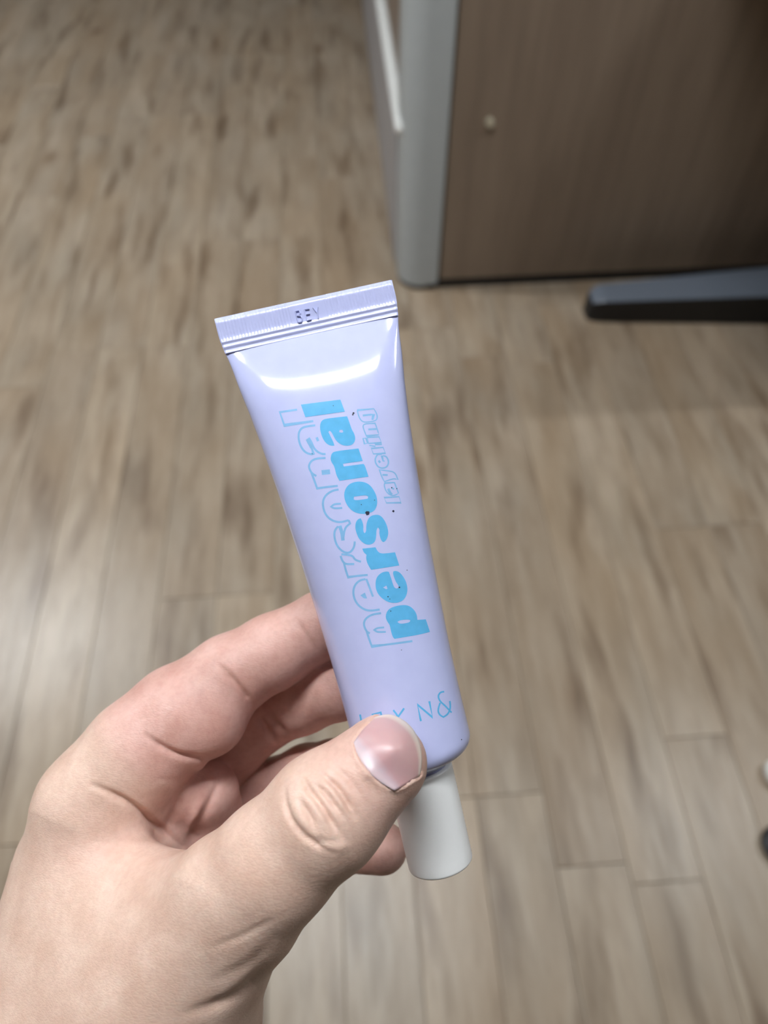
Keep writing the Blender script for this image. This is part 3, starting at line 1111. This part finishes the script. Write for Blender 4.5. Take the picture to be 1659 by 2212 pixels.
# creases and folds: (line in the flat layout, half width, depth in mm, nearest and farthest distance from the eye)
PX_ = CX + Vh[:, 0] / -Vh[:, 2] * F_PX
PY_ = CY - Vh[:, 1] / -Vh[:, 2] * F_PX
DEP = -Vh[:, 2]
Z7 = lambda *p: Z(500, 1450, 3.607, p)
Z8 = lambda *p: Z(0, 1250, 2.183, p)
Z9 = lambda *p: Z(680, 1380, 4.097, p)
folds = [
    (Z7((415, 920), (420, 1030), (455, 1150), (560, 1280), (690, 1375), (800, 1412)), 6, 0.6, 90, 150),
    (Z7((560, 840), (600, 920), (650, 985), (720, 1090), (790, 1200), (850, 1285)), 7, 1.3, 90, 150),
    (Z7((690, 790), (780, 860), (850, 940), (920, 1050), (965, 1140)), 6, 0.85, 90, 150),
    (Z7((530, 1000), (570, 1070), (620, 1150), (645, 1240)), 6, 0.75, 90, 150),
    (Z7((650, 890), (720, 930), (790, 1030), (870, 1130)), 6, 0.75, 90, 150),
    (Z7((760, 720), (870, 790), (960, 900), (1010, 980)), 7, 0.35, 90, 150),
    (Z7((470, 1170), (540, 1290), (620, 1330)), 5, 0.18, 90, 150),
    (Z7((600, 1300), (700, 1330), (850, 1330), (930, 1310)), 8, 0.25, 90, 150),
    (Z7((1060, 830), (1110, 920), (1150, 1010)), 9, 0.22, 90, 150),
    (Z8((1050, 415), (1100, 480), (1160, 550), (1190, 610)), 7, 0.9, 150, 182),
    (Z8((1010, 390), (1060, 440), (1090, 500)), 5, 0.22, 150, 182),
    (Z8((1395, 195), (1440, 265), (1500, 350)), 7, 0.40, 150, 182),
    (Z8((690, 740), (760, 795), (860, 840), (985, 850)), 7, 1.1, 150, 200),
    (Z8((440, 975), (560, 1030), (660, 1090), (760, 1180), (860, 1265)), 7, 1.5, 120, 200),
    (Z8((865, 985), (840, 1070), (800, 1150), (785, 1215)), 11, 1.2, 140, 210),
    (Z8((1040, 930), (990, 1060), (900, 1190)), 9, 0.5, 140, 210),
    (Z8((700, 945), (800, 950), (880, 960)), 8, 0.15, 140, 210),
    (Z8((1220, 650), (1250, 700), (1300, 770)), 7, 0.8, 176, 215),
    (Z8((1255, 640), (1310, 690), (1350, 730)), 7, 0.6, 176, 215),
    (Z8((1000, 1900), (1120, 1850), (1220, 1790), (1290, 1700)), 14, 0.3, 100, 180),
    (Z8((880, 2050), (1060, 2005), (1180, 1930), (1240, 1840)), 14, 0.8, 100, 180),
    (Z8((1000, 1740), (1140, 1690), (1300, 1600)), 9, 0.22, 100, 170),
]
swell = [   # soft raised places
    (Z7((480, 1000), (520, 1130), (600, 1230)), 10, 0.25, 90, 150),
    (Z7((600, 960), (690, 1090), (760, 1210)), 9, 0.35, 90, 150),
    (Z7((720, 870), (820, 990), (890, 1110)), 9, 0.25, 90, 150),
    (Z7((680, 1340), (800, 1380), (920, 1340)), 14, 0.30, 90, 150),
    (Z8((950, 1050), (900, 1150), (860, 1220)), 12, 0.9, 140, 210),
    (Z8((900, 890), (980, 890), (1050, 950)), 16, 0.8, 140, 210),
    (Z7((980, 750), (1040, 800), (1060, 850)), 14, 0.35, 90, 150),
]
disp = np.zeros(nv)
front = Nh[:, 2] > -0.35


def line_dist(P, m):
    P = np.array(chaikin(P, False, 2, 170))
    X, Y_ = PX_[m], PY_[m]
    best = np.full(X.shape, 1e9)
    tpos = np.zeros(X.shape)
    for i in range(len(P) - 1):
        a, b = P[i], P[i + 1]
        ab = b - a
        h = np.clip(((X - a[0]) * ab[0] + (Y_ - a[1]) * ab[1]) / (ab @ ab), 0, 1)
        d = np.hypot(X - a[0] - h * ab[0], Y_ - a[1] - h * ab[1])
        k = d < best
        best = np.where(k, d, best)
        tpos = np.where(k, (i + h) / (len(P) - 1), tpos)
    return best, tpos


for lst, sg in ((folds, -1), (swell, 1)):
    for P, wd_, dp, d0, d1 in lst:
        P = np.array(P)
        m = front & (DEP > d0) & (DEP < d1) & (PX_ > P[:, 0].min() - 60) & (PX_ < P[:, 0].max() + 60) & (PY_ > P[:, 1].min() - 60) & (PY_ < P[:, 1].max() + 60)
        m = np.nonzero(m)[0]
        if len(m) == 0:
            continue
        d, tp = line_dist(P, m)
        fade = np.clip(np.minimum(tp, 1 - tp) * 5, 0, 1)
        disp[m] += sg * dp * np.exp(-(d / wd_) ** 2) * (0.25 + 0.75 * fade)

# nail bed and folds round the thumb nail
na = Z9((338, 925), (370, 1040), (440, 1140), (550, 1255), (700, 1345))        # cuticle
nc_ = Z9((535, 690), (610, 668), (690, 668), (795, 720), (880, 805), (935, 920), (955, 1070), (932, 1212))  # free edge
nl = Z9((338, 925), (400, 830), (470, 750), (535, 690))
nr_ = Z9((700, 1345), (790, 1300), (870, 1250), (932, 1212))
loop = [np.array(p) for p in na + nr_[1:] + nc_[::-1][1:] + nl[::-1][1:-1]]
m = np.nonzero(front & (DEP < 150) & (PX_ > 730) & (PX_ < 950) & (PY_ > 1510) & (PY_ < 1740))[0]
inside = np.zeros(len(m), bool)
x, y = PX_[m], PY_[m]
for i in range(len(loop)):
    (x1, y1), (x2, y2) = loop[i - 1], loop[i]
    c = ((y1 > y) != (y2 > y)) & (x < (x2 - x1) * (y - y1) / (y2 - y1 + 1e-12) + x1)
    inside ^= c
dd, _ = line_dist(nl[::-1] + na[1:] + nr_[1:], m)
disp[m] += np.where(inside, -0.45 * np.clip(dd / 6, 0, 1), 0.30 * np.exp(-(dd / 9) ** 2))
df, _ = line_dist(nc_, m)
disp[m] += np.where(inside, 0, -0.25 * np.exp(-(df / 6) ** 2) * (dd > 12))
Vh = Vh + Nh * disp[:, None]
# keep the skin off the tube
for _k in range(4):
    near = np.nonzero(d_tube(Vh) < 0.2)[0]
    if len(near) == 0:
        break
    p_ = Vh[near]
    d0_ = d_tube(p_)
    g_ = np.stack([d_tube(p_ + np.eye(3)[c] * 0.05) - d0_ for c in range(3)], 1)
    g_ /= np.linalg.norm(g_, axis=1)[:, None] + 1e-9
    Vh[near] = p_ + g_ * (0.22 - d0_)[:, None]

hloc = np.array((-30.0, -80.0, -165.0))
hm.vertices.foreach_set('co', (Vh - hloc).ravel())
for p in hm.polygons:
    p.use_smooth = True
at = hm.attributes.new('palmar', 'FLOAT', 'POINT')
at.data.foreach_set('value', weights(Vh).astype(np.float32))
hm.update()

t_ = NT('skin')
tc = t_.n('ShaderNodeTexCoord')
pa = t_.n('ShaderNodeAttribute', attribute_name='palmar')
n1 = t_.n('ShaderNodeTexNoise', i_Scale=0.14, i_Detail=4.0)
n2 = t_.n('ShaderNodeTexNoise', i_Scale=0.9, i_Detail=3.0)
for n_ in (n1, n2):
    t_.l(tc.outputs['Object'], n_.inputs['Vector'])
tan = t_.ramp([(0.35, srgb(214, 182, 164)), (0.65, srgb(226, 197, 180))], n1.outputs[0])
pink = t_.ramp([(0.35, srgb(203, 156, 145)), (0.65, srgb(217, 174, 164))], n1.outputs[0])
c = t_.mix(pa.outputs['Fac'], tan, pink)
mot = t_.ramp([(0.35, (0.93, 0.90, 0.89, 1)), (0.6, (1.0, 1.0, 1.0, 1))], n2.outputs[0])
t_.l(t_.mix(0.8, c, mot, 'MULTIPLY'), t_.b.inputs['Base Color'])
t_.set(Roughness=0.46)
t_.b.inputs['Specular IOR Level'].default_value = 0.4
t_.b.inputs['Subsurface Weight'].default_value = 0.16
t_.b.inputs['Subsurface Radius'].default_value = (1.0, 0.35, 0.2)
t_.b.inputs['Subsurface Scale'].default_value = 0.0022
vo = t_.n('ShaderNodeTexVoronoi', i_Scale=1.5, feature='DISTANCE_TO_EDGE')
mp = t_.n('ShaderNodeMapping')
mp.inputs['Rotation'].default_value = (0, 0, math.radians(35))
mp.inputs['Scale'].default_value = (0.55, 1.25, 1)
wn = t_.n('ShaderNodeTexNoise', i_Scale=1.2, i_Detail=3.0)
t_.l(tc.outputs['Object'], mp.inputs['Vector'])
t_.l(mp.outputs[0], vo.inputs['Vector'])
t_.l(mp.outputs[0], wn.inputs['Vector'])
hgt = t_.math('ADD', t_.math('MINIMUM', vo.outputs['Distance'], 0.22), t_.math('MULTIPLY', wn.outputs[0], 0.5))
t_.bump(hgt, 0.26, 0.0004)
M_SKIN = t_.m

hand = link('person', hm, None, [M_SKIN])
hand.matrix_world = MM @ Matrix.Translation(Vector(hloc))
tag(hand, 'bare left hand and forearm of a person pinching the lilac tube', 'person')

# nails
t_ = NT('nail')
tc = t_.n('ShaderNodeTexCoord')
sx = t_.n('ShaderNodeAttribute', attribute_name='along')
nz = t_.n('ShaderNodeTexNoise', i_Scale=0.35, i_Detail=3.0)
t_.l(tc.outputs['Object'], nz.inputs['Vector'])
c = t_.ramp([(0.0, srgb(206, 186, 190)), (0.18, srgb(198, 174, 181)), (0.30, srgb(196, 158, 160)), (0.89, srgb(200, 162, 160)), (0.93, srgb(214, 192, 182)), (0.975, srgb(222, 206, 194)), (1.0, srgb(206, 184, 170))], sx.outputs['Fac'])
t_.l(t_.mix(0.5, c, t_.ramp([(0.3, (0.93, 0.90, 0.93, 1)), (0.7, (1, 1, 1, 1))], nz.outputs[0]), 'MULTIPLY'), t_.b.inputs['Base Color'])
t_.set(Roughness=0.34)
t_.b.inputs['Subsurface Weight'].default_value = 0.2
t_.b.inputs['Subsurface Radius'].default_value = (1.0, 0.4, 0.3)
t_.b.inputs['Subsurface Scale'].default_value = 0.001
M_NAIL = t_.m


def resample(P, n):
    P = np.array(chaikin(P, False, 3, 170))
    s = np.concatenate([[0], np.cumsum(np.hypot(*(P[1:] - P[:-1]).T))])
    u = np.linspace(0, s[-1], n)
    return np.stack([np.interp(u, s, P[:, 0]), np.interp(u, s, P[:, 1])], 1)


NA, NB = 28, 28
c0, c1_ = resample(na, NB), resample(nc_, NB)          # v direction at s = 0 and s = 1
e0, e1 = resample(nl, NA), resample(nr_, NA)           # s direction at v = 0 and v = 1
G = np.zeros((NA, NB, 2))
for i in range(NA):
    s = i / (NA - 1)
    for j in range(NB):
        v = j / (NB - 1)
        G[i, j] = (1 - s) * c0[j] + s * c1_[j] + (1 - v) * e0[i] + v * e1[i] - ((1 - s) * (1 - v) * c0[0] + (1 - s) * v * c0[-1] + s * (1 - v) * c1_[0] + s * v * c1_[-1])
# undisplaced thumb surface below the nail, fitted by a smooth patch
mm_ = m[inside]
base = (Vh - Nh * disp[:, None])[mm_]
bx, by = PX_[mm_] - 838, PY_[mm_] - 1630
Am = np.stack([np.ones_like(bx), bx, by, bx * bx, bx * by, by * by, bx ** 3, bx * bx * by, bx * by * by, by ** 3], 1)
cf_, *_ = np.linalg.lstsq(Am, -base[:, 2], rcond=None)
nvv, nff, al = [], [], []
def nail_d(x, y):
    a, b = x - 838, y - 1630
    return float(np.array([1, a, b, a * a, a * b, b * b, a ** 3, a * a * b, a * b * b, b ** 3]) @ cf_)


for layer, dz in ((0, 0.0), (1, 0.45)):
    for i in range(NA):
        dl, dr = nail_d(*G[i, 0]), nail_d(*G[i, -1])
        for j in range(NB):
            x, y = G[i, j]
            s, v = i / (NA - 1), 2 * j / (NB - 1) - 1
            d = nail_d(x, y)
            flat = dl + (dr - dl) * (v + 1) / 2
            bow = flat - d
            rdg = abs(v - 0.05)
            d = flat - bow * 0.55 - bow * 0.45 * max(0, 1 - rdg) ** 0.9 * 1.0
            lift = 0.22 + 0.14 * s - 0.28 * abs(v) ** 6 - 0.34 * max(0, 1 - s / 0.08) ** 2
            nvv.append(px(x, y, d - lift + dz) - hloc)
            al.append(s)
for i in range(NA - 1):
    for j in range(NB - 1):
        q = (i * NB + j, i * NB + j + 1, (i + 1) * NB + j + 1, (i + 1) * NB + j)
        nff.append(q)
        nff.append(tuple(NA * NB + k for k in q[::-1]))
B = NA * NB
for i in range(NA - 1):
    for j in (0, NB - 1):
        nff.append((i * NB + j, (i + 1) * NB + j, B + (i + 1) * NB + j, B + i * NB + j))
for j in range(NB - 1):
    for i in (0, NA - 1):
        nff.append((i * NB + j, i * NB + j + 1, B + i * NB + j + 1, B + i * NB + j))
bmn = bmesh.new()
nm = bpy.data.meshes.new('thumb_nail')
nm.from_pydata([tuple(v) for v in nvv], [], nff)
bmn.from_mesh(nm)
bmesh.ops.recalc_face_normals(bmn, faces=bmn.faces)
bmn.to_mesh(nm)
bmn.free()
nm.attributes.new('along', 'FLOAT', 'POINT').data.foreach_set('value', np.array(al, np.float32))
for p in nm.polygons:
    p.use_smooth = True
nail = link('thumb_nail', nm, hand, [M_NAIL])
nail['label'] = 'short pinkish thumb nail with a pale free edge'
print('script seconds', time.time() - T0)
